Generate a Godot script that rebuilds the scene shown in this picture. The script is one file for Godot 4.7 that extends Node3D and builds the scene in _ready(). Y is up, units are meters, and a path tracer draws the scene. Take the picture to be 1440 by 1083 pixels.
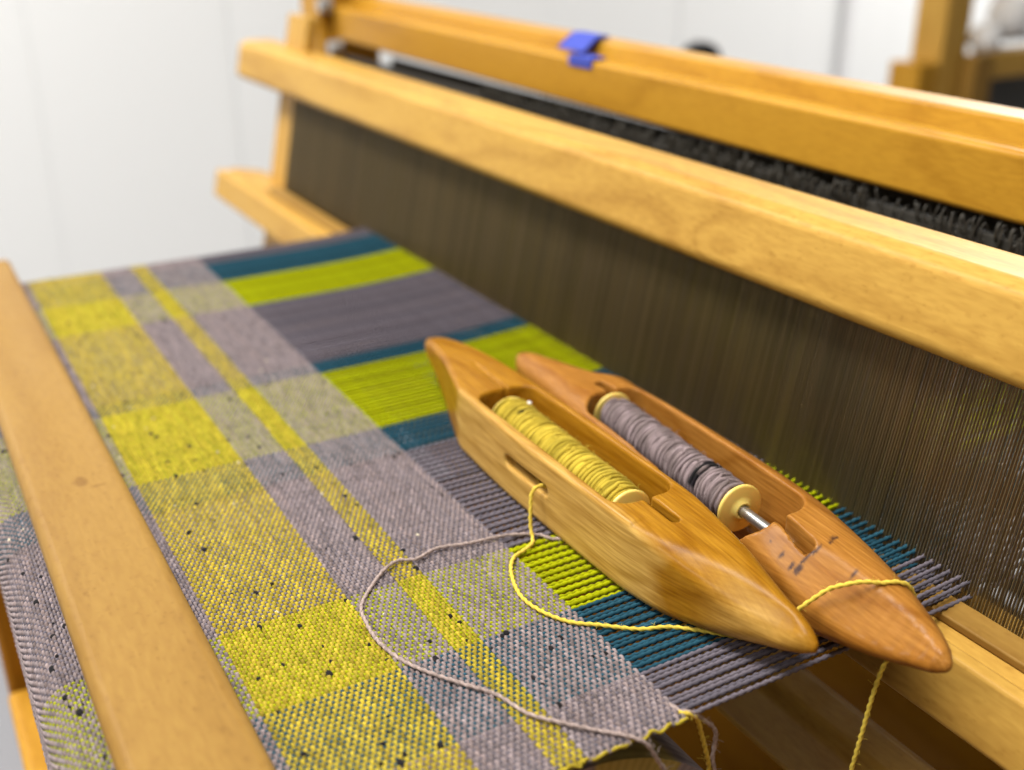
extends Node3D
# A cloth on a floor loom with two boat shuttles. Lengths below are in "units" of 0.24 m, measured from the
# plane of the web: X along the width of the loom, Y up, Z from the weaver towards the reed. P() makes metres.

const S := 0.24
const H := 0.80
const PITCH := 0.0089      # warp ends
const PICK := 0.0051       # weft picks
const NEAR_X := 0.92
const FAR_X := 3.374
const FELL := 0.785

var rng := RandomNumberGenerator.new()
var nz := FastNoiseLite.new()
var used := {}
var M := {}


func P(x: float, y: float, z: float) -> Vector3:
	return Vector3(x * S, H + y * S, z * S)


# ------------------------------------------------------------------ nodes
func numbered(called: String) -> String:
	used[called] = used.get(called, 0) + 1
	return called if used[called] == 1 else "%s_%03d" % [called, used[called] - 1]


func thing(called: String, label: String, category: String, at := Vector3.ZERO, group := "") -> Node3D:
	var o := Node3D.new()
	o.name = numbered(called)
	add_child(o, true)
	o.position = at
	o.set_meta("label", label)
	o.set_meta("category", category)
	if group:
		o.set_meta("group", group)
	return o


func where(o: Node3D) -> Transform3D:
	return where(o.get_parent()) * o.transform if o.get_parent() is Node3D and o.get_parent() != self else o.transform


# a mesh whose vertices are in scene coordinates becomes a part standing in its parent's axes
func part(called: String, mesh: Mesh, mat: Material, parent: Node3D, local := false) -> MeshInstance3D:
	var o := MeshInstance3D.new()
	o.name = called
	o.mesh = mesh
	o.material_override = null
	for k in mesh.get_surface_count():
		o.set_surface_override_material(k, mat)
	parent.add_child(o, true)
	if not local:
		o.transform = where(parent).affine_inverse()
	return o


func group_part(called: String, parent: Node3D) -> Node3D:
	var o := Node3D.new()
	o.name = called
	parent.add_child(o, true)
	return o


# ------------------------------------------------------------------ mesh buffer
class Buf:
	var v := PackedVector3Array()
	var n := PackedVector3Array()
	var uv := PackedVector2Array()
	var c := PackedColorArray()
	var i := PackedInt32Array()

	func vert(p: Vector3, nn: Vector3, u := Vector2.ZERO, col := Color.WHITE) -> int:
		v.append(p); n.append(nn); uv.append(u); c.append(col)
		return v.size() - 1

	func tri(a: int, b: int, d: int) -> void:
		# clockwise seen from where the normals point
		if (v[b] - v[a]).cross(v[d] - v[a]).dot(n[a] + n[b] + n[d]) > 0.0:
			i.append(a); i.append(d); i.append(b)
		else:
			i.append(a); i.append(b); i.append(d)

	func quad(a: int, b: int, d: int, e: int) -> void:
		tri(a, b, d); tri(a, d, e)

	func mesh() -> ArrayMesh:
		var arr := []
		arr.resize(Mesh.ARRAY_MAX)
		arr[Mesh.ARRAY_VERTEX] = v
		arr[Mesh.ARRAY_NORMAL] = n
		arr[Mesh.ARRAY_TEX_UV] = uv
		arr[Mesh.ARRAY_COLOR] = c
		arr[Mesh.ARRAY_INDEX] = i
		var m := ArrayMesh.new()
		m.add_surface_from_arrays(Mesh.PRIMITIVE_TRIANGLES, arr)
		return m


# an outline in the (a, b) plane with rounded corners, swept from s0 to s1 along the third axis, its end edges rounded too
# axes: the directions of a, b and s in metres per unit
func sweep(outline: Array, r: float, s0: float, s1: float, ax: Vector3, bx: Vector3, sx: Vector3, origin: Vector3, end_r := -1.0, uv_at := Vector2.ZERO, steps := 5) -> ArrayMesh:
	var b := Buf.new()
	if end_r < 0.0:
		end_r = r * 0.7
	var pts := []
	var nrm := []
	var count := outline.size()
	var turn := 0.0
	for k in count:
		var p: Vector2 = outline[k]
		var q: Vector2 = outline[(k + 1) % count]
		turn += p.x * q.y - q.x * p.y
	var sgn := signf(turn)
	for k in count:
		var p0: Vector2 = outline[(k + count - 1) % count]
		var p1: Vector2 = outline[k]
		var p2: Vector2 = outline[(k + 1) % count]
		var d0 := (p1 - p0).normalized()
		var d1 := (p2 - p1).normalized()
		var n0 := Vector2(d0.y, -d0.x) * sgn
		var n1 := Vector2(d1.y, -d1.x) * sgn
		var half := acos(clampf(d0.dot(d1), -1, 1)) / 2.0
		var rr := r
		if d0.cross(d1) * sgn < 0.0:
			rr = minf(r, 0.006)
		var cut := minf(rr * tan(half), minf((p1 - p0).length(), (p2 - p1).length()) * 0.48)
		for j in steps + 1:
			var t := float(j) / steps
			var nn := n0.slerp(n1, t) if n0.dot(n1) < 0.9999 else n0
			# a quadratic corner between the two cut points
			var a := p1 - d0 * cut
			var c := p1 + d1 * cut
			pts.append(a.lerp(p1, t).lerp(p1.lerp(c, t), t))
			nrm.append(nn.normalized())
	var loop := pts.size()
	var mid := Vector2.ZERO
	for p in pts:
		mid += p / loop
	var rows := []   # [place along, inset, angle of the normal off the axis, which end]
	var dir := signf(s1 - s0)
	for j in 4:
		var t := PI / 2 * j / 3.0
		rows.append([s0 + dir * end_r * (1 - cos(t)), end_r * (1 - sin(t)), t, -1.0])
	for j in 4:
		var t := PI / 2 * (3 - j) / 3.0
		rows.append([s1 - dir * end_r * (1 - cos(t)), end_r * (1 - sin(t)), t, 1.0])
	var around := 0.0
	var along := []
	for k in loop:
		along.append(around)
		around += (pts[(k + 1) % loop] - pts[k]).length() * S
	along.append(around)
	var ua := ax.normalized()
	var ub := bx.normalized()
	var us := sx.normalized()
	var first := 0
	for row in rows:
		for k in loop + 1:
			var p: Vector2 = pts[k % loop]
			var nn: Vector2 = nrm[k % loop]
			var q: Vector2 = p - nn * row[1]
			var full: Vector3 = (ua * nn.x + ub * nn.y) * sin(row[2]) + us * dir * row[3] * cos(row[2])
			b.vert(origin + ax * q.x + bx * q.y + sx * row[0], full.normalized(), Vector2(row[0] * S / 1.2, along[k] / 0.3) + uv_at)
	for j in rows.size() - 1:
		for k in loop:
			var a := j * (loop + 1) + k
			b.quad(a, a + 1, a + loop + 2, a + loop + 1)
	for e in [0, rows.size() - 1]:
		var nn2: Vector3 = us * dir * (-1.0 if e == 0 else 1.0)
		var c := b.vert(origin + ax * mid.x + bx * mid.y + sx * rows[e][0], nn2, uv_at)
		var start := b.v.size()
		for k in loop + 1:
			var q: Vector2 = pts[k % loop] - nrm[k % loop] * rows[e][1]
			b.vert(origin + ax * q.x + bx * q.y + sx * rows[e][0], nn2, uv_at + Vector2(q.x * S / 0.3, q.y * S / 0.3))
		for k in loop:
			b.tri(c, start + k, start + k + 1)
	return b.mesh()


# a bar along X with a (z, y) outline
func bar_x(outline: Array, r: float, x0: float, x1: float, end_r := -1.0, uv_at := Vector2.ZERO, slope := 0.0) -> ArrayMesh:
	return sweep(outline, r, x0, x1, Vector3(0, 0, S), Vector3(0, S, 0), Vector3(S, slope * S, 0), Vector3(0, H - slope * 3.2 * S, 0), end_r, uv_at)


func rect(a0: float, a1: float, b0: float, b1: float) -> Array:
	return [Vector2(a0, b0), Vector2(a1, b0), Vector2(a1, b1), Vector2(a0, b1)]


# a post along Y with an (x, z) outline
func post_y(x0: float, x1: float, z0: float, z1: float, y0: float, y1: float, r := 0.015, uv_at := Vector2.ZERO) -> ArrayMesh:
	return sweep(rect(x0, x1, z0, z1), r, y0, y1, Vector3(S, 0, 0), Vector3(0, 0, S), Vector3(0, S, 0), Vector3(0, H, 0), -1.0, uv_at)


func smooth_path(pts: Array, step: float) -> PackedVector3Array:
	var cv := Curve3D.new()
	cv.bake_interval = step
	for k in pts.size():
		var a: Vector3 = pts[maxi(k - 1, 0)]
		var b: Vector3 = pts[mini(k + 1, pts.size() - 1)]
		var here: Vector3 = pts[k]
		var t := (b - a).normalized()
		var li := (here - a).length() * 0.33
		var lo := (b - here).length() * 0.33
		cv.add_point(here, -t * li, t * lo)
	return cv.get_baked_points()


# a yarn: a tube with the ridges of its plies winding round it
func yarn(b: Buf, path: PackedVector3Array, r: float, col: Color, sides := 8, turn_len := 0.004, lobes := 0.16, vary := 0.10, cols := PackedColorArray()) -> void:
	var n := path.size()
	var t0 := (path[1] - path[0]).normalized()
	var up := Vector3.UP if absf(t0.y) < 0.9 else Vector3.RIGHT
	var side := t0.cross(up).normalized()
	var run := 0.0
	var first := b.v.size()
	for k in n:
		var t := (path[mini(k + 1, n - 1)] - path[maxi(k - 1, 0)]).normalized()
		side = (side - t * side.dot(t)).normalized()
		var up2 := t.cross(side)
		if k > 0:
			run += (path[k] - path[k - 1]).length()
		var base := col if cols.is_empty() else cols[k]
		var f := 1.0 + vary * nz.get_noise_2d(run * 9000.0, first * 0.37) * 2.0
		for s in sides:
			var a := TAU * s / sides
			var wave := cos(2.0 * (a - TAU * run / turn_len / 2.0))
			var rr := r * (1.0 + lobes * wave)
			var d := side * cos(a) + up2 * sin(a)
			var g := f * (1.0 + 0.5 * lobes * wave)
			b.vert(path[k] + d * rr, d, Vector2(float(s) / sides, run / turn_len), Color(base.r * g, base.g * g, base.b * g))
	for k in n - 1:
		for s in sides:
			var a := first + k * sides + s
			var c := first + k * sides + (s + 1) % sides
			b.quad(a, c, c + sides, a + sides)


# ------------------------------------------------------------------ materials
func grain_image(w: int, h: int, seed_at: int, rings: float, warp: float, streak: float, fleck: float, dark: float, knots := [], stain := []) -> ImageTexture:
	var a := FastNoiseLite.new()
	a.seed = seed_at; a.frequency = 1.0; a.fractal_octaves = 3
	var f := FastNoiseLite.new()
	f.seed = seed_at + 7; f.frequency = 1.0; f.fractal_octaves = 2
	var data := PackedByteArray()
	data.resize(w * h * 3)
	var k := 0
	for j in h:
		var v := float(j) / h
		for i in w:
			var u := float(i) / w
			# round a torus in u, so that the ends meet
			var cu := cos(u * TAU) * 0.6
			var su := sin(u * TAU) * 0.6
			var big := a.get_noise_3d(cu * 0.8, v * 2.4, su * 0.8)
			var q := v * rings + big * warp + 0.12 * a.get_noise_3d(cu * 5, v * 16, su * 5)
			for kn in knots:
				var ku: float = (u - kn[0]) / kn[2]
				var kv: float = (v - kn[1]) / kn[3]
				if ku * ku + kv * kv < 12.0:
					q += kn[4] * exp(-(ku * ku + kv * kv) * 0.5) * (1.0 + 0.25 * ku)
			var ring := pow(0.5 + 0.5 * sin(q * TAU), 3.0)
			var fib := f.get_noise_3d(cu * 26, v * 130, su * 26)
			var fl := maxf(0.0, f.get_noise_3d(cu * 60 + 9, v * 100, su * 60) - 0.33)
			var val := 1.0 - dark * ring - streak * (0.5 + fib) * 0.5 - fleck * fl + 0.05 * big
			for st in stain:
				var su2: float = (u - st[0]) / st[2]
				var sv2: float = (v - st[1]) / st[3]
				val *= 1.0 - st[4] * smoothstep(1.3, 0.7, su2 * su2 + sv2 * sv2 + 0.8 * big + 0.5 * fib)
			val = clampf(val, 0.35, 1.0)
			data[k] = int(255.0 * pow(val, 0.75))
			data[k + 1] = int(255.0 * pow(val, 0.98))
			data[k + 2] = int(255.0 * pow(val, 1.25))
			k += 3
	return ImageTexture.create_from_image(Image.create_from_data(w, h, false, Image.FORMAT_RGB8, data))


func mat(called: String, linear_col: Color, rough: float, spec := 0.5) -> StandardMaterial3D:
	var m := StandardMaterial3D.new()
	m.resource_name = called
	m.albedo_color = linear_col.linear_to_srgb()
	m.roughness = rough
	m.metallic_specular = spec
	M[called] = m
	return m


func make_materials() -> void:
	var g1 := grain_image(1024, 384, 3, 9.0, 1.5, 0.15, 0.22, 0.085, [[0.318, 0.445, 0.012, 0.022, 1.5], [0.55, 0.46, 0.02, 0.02, 0.8]])
	var g3 := grain_image(1024, 320, 8, 8.0, 1.3, 0.12, 0.22, 0.05, [], [[0.694, 0.345, 0.0045, 0.010, 0.16], [0.688, 0.325, 0.0012, 0.012, 0.12]])
	var g2 := grain_image(768, 384, 11, 6.0, 1.9, 0.13, 0.16, 0.07)
	var rough := NoiseTexture2D.new()
	var rn := FastNoiseLite.new()
	rn.seed = 5; rn.frequency = 0.012; rn.fractal_octaves = 4
	rough.noise = rn; rough.width = 512; rough.height = 512; rough.seamless = true
	var rr := Gradient.new()
	rr.set_color(0, Color(0.72, 0.72, 0.72)); rr.set_color(1, Color(1, 1, 1))
	rough.color_ramp = rr
	for d in [["rail_wood", Color(0.53, 0.315, 0.066), g1, 0.48], ["castle_wood", Color(0.49, 0.255, 0.026), g2, 0.40], ["plank_wood", Color(0.285, 0.162, 0.036), g3, 0.55], ["frame_wood", Color(0.40, 0.165, 0.012), g2, 0.42]]:
		var m := mat(d[0], d[1], d[3], 0.24)
		m.albedo_texture = d[2]
		m.roughness_texture = rough
		m.heightmap_enabled = true
		m.heightmap_texture = d[2]
		m.heightmap_scale = 0.006
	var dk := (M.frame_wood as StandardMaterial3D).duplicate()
	dk.resource_name = "shaded_wood"
	dk.albedo_color = Color(0.165, 0.068, 0.003).linear_to_srgb()  # frame wood with the shade under the loom put into its colour
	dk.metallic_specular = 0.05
	M["shaded_wood"] = dk
	var fine := NoiseTexture2D.new()
	var fn := FastNoiseLite.new()
	fn.seed = 21; fn.frequency = 0.035; fn.fractal_octaves = 3
	fine.noise = fn; fine.width = 512; fine.height = 512; fine.seamless = true
	var fr := Gradient.new()
	fr.set_color(0, Color(0.74, 0.68, 0.58)); fr.set_color(1, Color(1, 1, 1))
	fine.color_ramp = fr
	var sh := mat("shuttle_wood", Color(1, 1, 1), 0.36, 0.22)
	sh.vertex_color_use_as_albedo = true
	sh.albedo_texture = fine
	sh.uv1_triplanar = true
	sh.uv1_scale = Vector3(1.7, 38, 38)
	sh.clearcoat_enabled = true
	sh.clearcoat = 0.05
	sh.clearcoat_roughness = 0.25
	sh.roughness_texture = rough
	var y := mat("yarn", Color(1, 1, 1), 0.85, 0.2)
	y.vertex_color_use_as_albedo = true
	y.rim_enabled = true
	y.rim = 0.08
	y.rim_tint = 0.6
	var st := mat("reed_steel", Color(0.20, 0.150, 0.072), 0.30)
	st.metallic = 0.65
	st.vertex_color_use_as_albedo = true
	mat("heddle_steel", Color(0.045, 0.042, 0.036), 0.8, 0.2)
	mat("loop_steel", Color(0.075, 0.068, 0.055), 0.35).metallic = 0.4
	var rod := mat("spindle_steel", Color(0.42, 0.42, 0.40), 0.35)
	rod.metallic = 0.9
	var pl := mat("bobbin_plastic", Color(0.90, 0.64, 0.165), 0.35)
	pl.subsurf_scatter_enabled = true
	pl.subsurf_scatter_strength = 0.15
	mat("wall_paint", Color(0.87, 0.885, 0.885), 0.6)
	mat("wall_gap", Color(0.85, 0.86, 0.86), 0.7)
	mat("grey_strip", Color(0.74, 0.74, 0.75), 0.6)
	mat("floor_vinyl", Color(0.20, 0.20, 0.215), 0.5)
	mat("blue_tape", Color(0.06, 0.085, 0.42), 0.7, 0.25)
	mat("black_plastic", Color(0.018, 0.018, 0.02), 0.5)
	mat("dark_mesh", Color(0.05, 0.047, 0.04), 0.7)
	mat("white_wool", Color(0.85, 0.84, 0.82), 0.9)
	mat("bolt_steel", Color(0.55, 0.55, 0.55), 0.3).metallic = 0.8
	var lamp := mat("lamp_diffuser", Color(0.9, 0.9, 0.9), 0.5)
	lamp.emission_enabled = true
	lamp.emission = Color(1.0, 0.97, 0.92)
	lamp.emission_energy_multiplier = 3.0


# ------------------------------------------------------------------ yarn colours (linear)
const GREY := Color(0.132, 0.117, 0.140)
const TEAL := Color(0.018, 0.070, 0.102)
const LIME := Color(0.30, 0.325, 0.001)
const WEFT_GREY := Color(0.232, 0.186, 0.184)
const WEFT_YELLOW := Color(0.375, 0.288, 0.028)


func warp_color(x: float) -> Color:
	for b in [[1.023, GREY], [1.202, TEAL], [1.402, LIME], [1.823, GREY], [1.951, TEAL], [2.292, LIME], [2.356, TEAL], [2.85, GREY], [3.096, LIME], [3.29, TEAL]]:
		if x < b[0]:
			return b[1]
	return GREY


func weft_color(z: float) -> Color:
	if (z < 0.625 and z > 0.583) or (z < 0.496 and z > 0.292):
		return WEFT_YELLOW
	return WEFT_GREY


func tinted(c: Color, amount: float) -> Color:
	var f := 1.0 + rng.randf_range(-amount, amount)
	var w := rng.randf_range(-0.03, 0.03)
	return Color(c.r * f * (1.0 + w), c.g * f, c.b * f * (1.0 - w))


# ------------------------------------------------------------------ the shuttles' shape
class Shuttle:
	const N := 320
	var x0 := 0.0
	var x1 := 1.0
	var zc := PackedFloat32Array()
	var a := PackedFloat32Array()
	var yc := PackedFloat32Array()
	var hb := PackedFloat32Array()
	var rt := PackedFloat32Array()
	var rb := PackedFloat32Array()
	var cy := PackedFloat32Array()
	var cz := PackedFloat32Array()
	var cav_x := 0.0
	var cav_hx := 0.0
	var cav_z := 0.0
	var cav_slope := 0.0
	var cav_hz := 0.0
	var cav_r := 0.03
	var cav_floor := 0.02
	var slots := []      # [x from, z from, x to, z to, radius, floor y] open at the top
	var eye := []        # [x from, x to, y, radius, z from, z to] through the near side

	static func curve(keys: Array, col: int, x: float) -> float:
		var n := keys.size()
		var k := 0
		while k < n - 2 and keys[k + 1][0] <= x:
			k += 1
		var ka: Array = keys[k]
		var kb: Array = keys[k + 1]
		var h: float = kb[0] - ka[0]
		var s: float = (kb[col] - ka[col]) / h
		var m0 := s
		var m1 := s
		if k > 0:
			var s0: float = (ka[col] - keys[k - 1][col]) / (ka[0] - keys[k - 1][0])
			m0 = 0.0 if s0 * s <= 0.0 else 2.0 * s0 * s / (s0 + s)
		if k < n - 2:
			var s1: float = (keys[k + 2][col] - kb[col]) / (keys[k + 2][0] - kb[0])
			m1 = 0.0 if s1 * s <= 0.0 else 2.0 * s1 * s / (s1 + s)
		var t := clampf((x - ka[0]) / h, 0.0, 1.0)
		var t2 := t * t
		var t3 := t2 * t
		return ka[col] * (2 * t3 - 3 * t2 + 1) + h * m0 * (t3 - 2 * t2 + t) + kb[col] * (3 * t2 - 2 * t3) + h * m1 * (t3 - t2)

	# keys: [x, z near, z far, y bottom, y top, top corner radius, bottom corner radius]
	func fill(keys: Array) -> void:
		x0 = keys[0][0]
		x1 = keys[-1][0]
		for k in N:
			var x := lerpf(x0, x1, float(k) / (N - 1))
			var zn := curve(keys, 1, x)
			var zf := curve(keys, 2, x)
			var yb := curve(keys, 3, x)
			var yt := curve(keys, 4, x)
			zc.append((zn + zf) / 2); a.append((zf - zn) / 2)
			yc.append((yb + yt) / 2); hb.append((yt - yb) / 2)
			rt.append(curve(keys, 5, x)); rb.append(curve(keys, 6, x))
			cy.append(maxf(curve(keys, 7, x), 0.0)); cz.append(curve(keys, 8, x))

	func d(x: float, y: float, z: float) -> float:
		var over := maxf(maxf(x0 - x, x - x1), 0.0)
		var t := clampf((x - x0) / (x1 - x0), 0.0, 0.99999) * (N - 1)
		var k := int(t)
		var f := t - k
		var aa := lerpf(a[k], a[k + 1], f)
		var bb := lerpf(hb[k], hb[k + 1], f)
		var yy := y - lerpf(yc[k], yc[k + 1], f)
		var r := lerpf(rt[k], rt[k + 1], f) if yy > 0.0 else lerpf(rb[k], rb[k + 1], f)
		r = minf(r, minf(aa, bb))
		var qz := absf(z - lerpf(zc[k], zc[k + 1], f)) - aa + r
		var qy := absf(yy) - bb + r
		var out := minf(maxf(qz, qy), 0.0) - r
		if qz > 0.0 and qy > 0.0:
			out += sqrt(qz * qz + qy * qy)
		else:
			out += maxf(maxf(qz, qy), 0.0)
		if over > 0.0:
			return maxf(out, 0.0) + over
		if cy[k] > 0.004:
			# the nose's near facet
			var ly := cy[k]
			var lz := cz[k]
			var far := (-(z - zc[k] + aa) * ly + (yy - bb + ly) * lz) / sqrt(ly * ly + lz * lz)
			out = smax(out, far, 0.010)
		# the hollow
		var cx := absf(x - cav_x) - cav_hx + cav_r
		var cz := absf(z - cav_z - (x - cav_x) * cav_slope) - cav_hz + cav_r
		var c := minf(maxf(cx, cz), 0.0) - cav_r
		if cx > 0.0 and cz > 0.0:
			c += sqrt(cx * cx + cz * cz)
		else:
			c += maxf(maxf(cx, cz), 0.0)
		var fl := cav_floor - y
		# a rounded floor
		if c > -0.02 and fl > -0.02:
			c = sqrt((c + 0.02) * (c + 0.02) + (fl + 0.02) * (fl + 0.02)) - 0.02
		else:
			c = maxf(c, fl)
		out = smax(out, -c, 0.007)
		for s in slots:
			if absf(x - (s[0] + s[2]) / 2) < 0.2:
				var ex: float = s[2] - s[0]
				var ez: float = s[3] - s[1]
				var u := clampf(((x - s[0]) * ex + (z - s[1]) * ez) / (ex * ex + ez * ez), 0.0, 1.0)
				var dx: float = x - s[0] - ex * u
				var dz: float = z - s[1] - ez * u
				out = smax(out, -maxf(sqrt(dx * dx + dz * dz) - s[4], s[5] - y), 0.0025)
		for e in eye:
			if z > e[4] and z < e[5] + 0.02:
				var px := x - clampf(x, e[0], e[1])
				var py: float = y - e[2]
				out = smax(out, -maxf(sqrt(px * px + py * py) - e[3], z - e[5]), 0.004)
		return out

	static func smax(p: float, q: float, k: float) -> float:
		var h := maxf(k - absf(p - q), 0.0) / k
		return maxf(p, q) + h * h * k * 0.25

	func top(x: float, z: float) -> float:
		var y := 0.16
		while y > 0.0 and d(x, y, z) > 0.0:
			y -= 0.001
		return y


func nets(sh: Shuttle, c: float, color_of: Callable) -> ArrayMesh:
	var lo := Vector3(sh.x0 - c * 2, -c * 2, 9)
	var hi := Vector3(sh.x1 + c * 2, 0.0, -9)
	for k in Shuttle.N:
		lo.z = minf(lo.z, sh.zc[k] - sh.a[k] - c * 2)
		hi.z = maxf(hi.z, sh.zc[k] + sh.a[k] + c * 2)
		lo.y = minf(lo.y, sh.yc[k] - sh.hb[k] - c * 2)
		hi.y = maxf(hi.y, sh.yc[k] + sh.hb[k] + c * 2)
	const BL := 4
	var nx := (int((hi.x - lo.x) / c) / BL + 1) * BL + 1
	var ny := (int((hi.y - lo.y) / c) / BL + 1) * BL + 1
	var nzz := (int((hi.z - lo.z) / c) / BL + 1) * BL + 1
	var g := PackedFloat32Array()
	g.resize(nx * ny * nzz)
	g.fill(1e9)
	var reach := c * BL * 1.15
	var live := []
	for bx in (nx - 1) / BL:
		for by in (ny - 1) / BL:
			for bz in (nzz - 1) / BL:
				var m := lo + Vector3(bx + 0.5, by + 0.5, bz + 0.5) * BL * c
				if absf(sh.d(m.x, m.y, m.z)) > reach:
					continue
				live.append(Vector3i(bx, by, bz) * BL)
				for i in BL + 1:
					for j in BL + 1:
						for k in BL + 1:
							var at := ((bx * BL + i) * ny + by * BL + j) * nzz + bz * BL + k
							if g[at] > 1e8:
								g[at] = sh.d(lo.x + (bx * BL + i) * c, lo.y + (by * BL + j) * c, lo.z + (bz * BL + k) * c)
	var id := PackedInt32Array()
	id.resize(nx * ny * nzz)
	id.fill(-1)
	var b := Buf.new()
	var sx := ny * nzz
	var sy := nzz
	var offs := [0, 1, sy, sy + 1, sx, sx + 1, sx + sy, sx + sy + 1]
	var pos := [Vector3(0, 0, 0), Vector3(0, 0, 1), Vector3(0, 1, 0), Vector3(0, 1, 1), Vector3(1, 0, 0), Vector3(1, 0, 1), Vector3(1, 1, 0), Vector3(1, 1, 1)]
	var edges := [[0, 1], [2, 3], [4, 5], [6, 7], [0, 2], [1, 3], [4, 6], [5, 7], [0, 4], [1, 5], [2, 6], [3, 7]]
	var cells := []
	for start in live:
		for i in BL:
			for j in BL:
				for k in BL:
					var at: int = (start.x + i) * sx + (start.y + j) * sy + start.z + k
					var inside := 0
					for o in offs:
						if g[at + o] < 0.0:
							inside += 1
					if inside == 0 or inside == 8:
						continue
					var sum := Vector3.ZERO
					var n := 0
					for e in edges:
						var u := g[at + offs[e[0]]]
						var v := g[at + offs[e[1]]]
						if (u < 0.0) != (v < 0.0):
							var pa: Vector3 = pos[e[0]]
							sum += pa.lerp(pos[e[1]], u / (u - v))
							n += 1
					var p := lo + (Vector3(start.x + i, start.y + j, start.z + k) + sum / n) * c
					var h := c * 0.6
					var d0 := sh.d(p.x, p.y, p.z)
					var gr := Vector3(sh.d(p.x + h, p.y, p.z) - sh.d(p.x - h, p.y, p.z), sh.d(p.x, p.y + h, p.z) - sh.d(p.x, p.y - h, p.z), sh.d(p.x, p.y, p.z + h) - sh.d(p.x, p.y, p.z - h)) / (2 * h)
					var len2 := maxf(gr.length_squared(), 0.2)
					p -= gr * clampf(d0 / len2, -c * 0.5, c * 0.5)
					id[at] = b.vert(P(p.x, p.y, p.z), gr.normalized(), Vector2(p.x, p.z), color_of.call(p))
					cells.append(at)
	for at in cells:
		# the three edges that leave this cell's lowest corner
		var here := g[at] < 0.0
		for ax in 3:
			var step: int = [sx, sy, 1][ax]
			if here == (g[at + step] < 0.0):
				continue
			var u: int = [sy, sx, sx][ax]
			var v: int = [1, 1, sy][ax]
			var q := [id[at], id[at - u], id[at - u - v], id[at - v]]
			if q.min() >= 0:
				b.quad(q[0], q[1], q[2], q[3])
	return b.mesh()


# ------------------------------------------------------------------ build
func _ready() -> void:
	rng.seed = 12
	nz.seed = 4
	nz.frequency = 1.0
	nz.fractal_octaves = 3
	# camera: 36 mm-like phone lens, close, wide open
	var cam := Camera3D.new()
	cam.name = "camera"
	add_child(cam)
	cam.transform = Transform3D(Basis(Vector3(-0.49567, -0.00582, 0.86849), Vector3(0.34235, 0.91771, 0.20153), Vector3(-0.79819, 0.39722, -0.45289)).orthonormalized(), P(0, 1, 0))
	cam.fov = 38.42
	cam.near = 0.02
	cam.far = 60.0
	var at := CameraAttributesPhysical.new()
	at.frustum_focal_length = 34.44
	at.exposure_aperture = 4.9
	at.frustum_focus_distance = 0.405
	cam.attributes = at
	cam.fov = 38.42
	cam.current = true
	# the air of a bright white room, its ceiling light, and three added fill and wall lamps
	var we := WorldEnvironment.new()
	we.name = "environment"
	var env := Environment.new()
	env.background_mode = Environment.BG_COLOR
	env.background_color = Color(0.81, 0.81, 0.80)
	env.background_energy_multiplier = 0.40
	env.tonemap_mode = Environment.TONE_MAPPER_LINEAR
	env.tonemap_exposure = 0.80
	env.sdfgi_enabled = true
	env.ssao_enabled = true
	env.ssil_enabled = true
	we.environment = env
	add_child(we)
	make_materials()
	overhead_light(Vector3(1.6, 8.2, -1.7), 5.4, 2.6, 7.2, "long white ceiling light right over the weaver's bench")
	overhead_light(Vector3(1.6, 8.2, -10.0), 5.4, 2.6, 5.6, "added front fill light, a long white panel behind the weaver")  # fill lamp added to lift the front-facing wood
	overhead_light(Vector3(8.2, 8.2, -2.0), 3.6, 2.6, 7.2, "added light panel that brightens the white wall, beyond the loom's far side")  # lamp added out of view to brighten the wall
	overhead_light(Vector3(8.6, 8.2, 15.0), 3.6, 2.6, 20.0, "added light panel for the right part of the white wall, beyond the second loom")  # another unseen lamp, added for the dim right side of the wall
	room()
	loom()
	warp_and_cloth()
	shuttles()
	loose_yarns()
	background_things()


func overhead_light(at: Vector3, lx: float, lz: float, energy: float, label: String) -> void:
	var t := thing("overhead_light", label, "ceiling light", P(at.x, at.y, at.z), "ceiling lights")
	part("housing", sweep(rect(-lx / 2 - 0.1, lx / 2 + 0.1, -lz / 2 - 0.1, lz / 2 + 0.1), 0.05, 0.03, 0.4, Vector3(S, 0, 0), Vector3(0, 0, S), Vector3(0, S, 0), Vector3.ZERO), M.wall_paint, t, true)
	part("lamp_diffuser", sweep(rect(-lx / 2, lx / 2, -lz / 2, lz / 2), 0.03, 0.0, 0.028, Vector3(S, 0, 0), Vector3(0, 0, S), Vector3(0, S, 0), Vector3.ZERO, 0.005), M.lamp_diffuser, t, true)
	var l := AreaLight3D.new()
	l.name = "lamp_glow"
	l.area_size = Vector2(lx * S, lz * S)
	l.light_energy = energy
	l.light_color = Color(1.0, 0.985, 0.965)
	l.shadow_enabled = true
	l.area_range = 12.0
	l.area_attenuation = 2.0
	t.add_child(l)
	l.position = Vector3(0, -0.01, 0)
	l.rotation_degrees.x = -90


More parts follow.
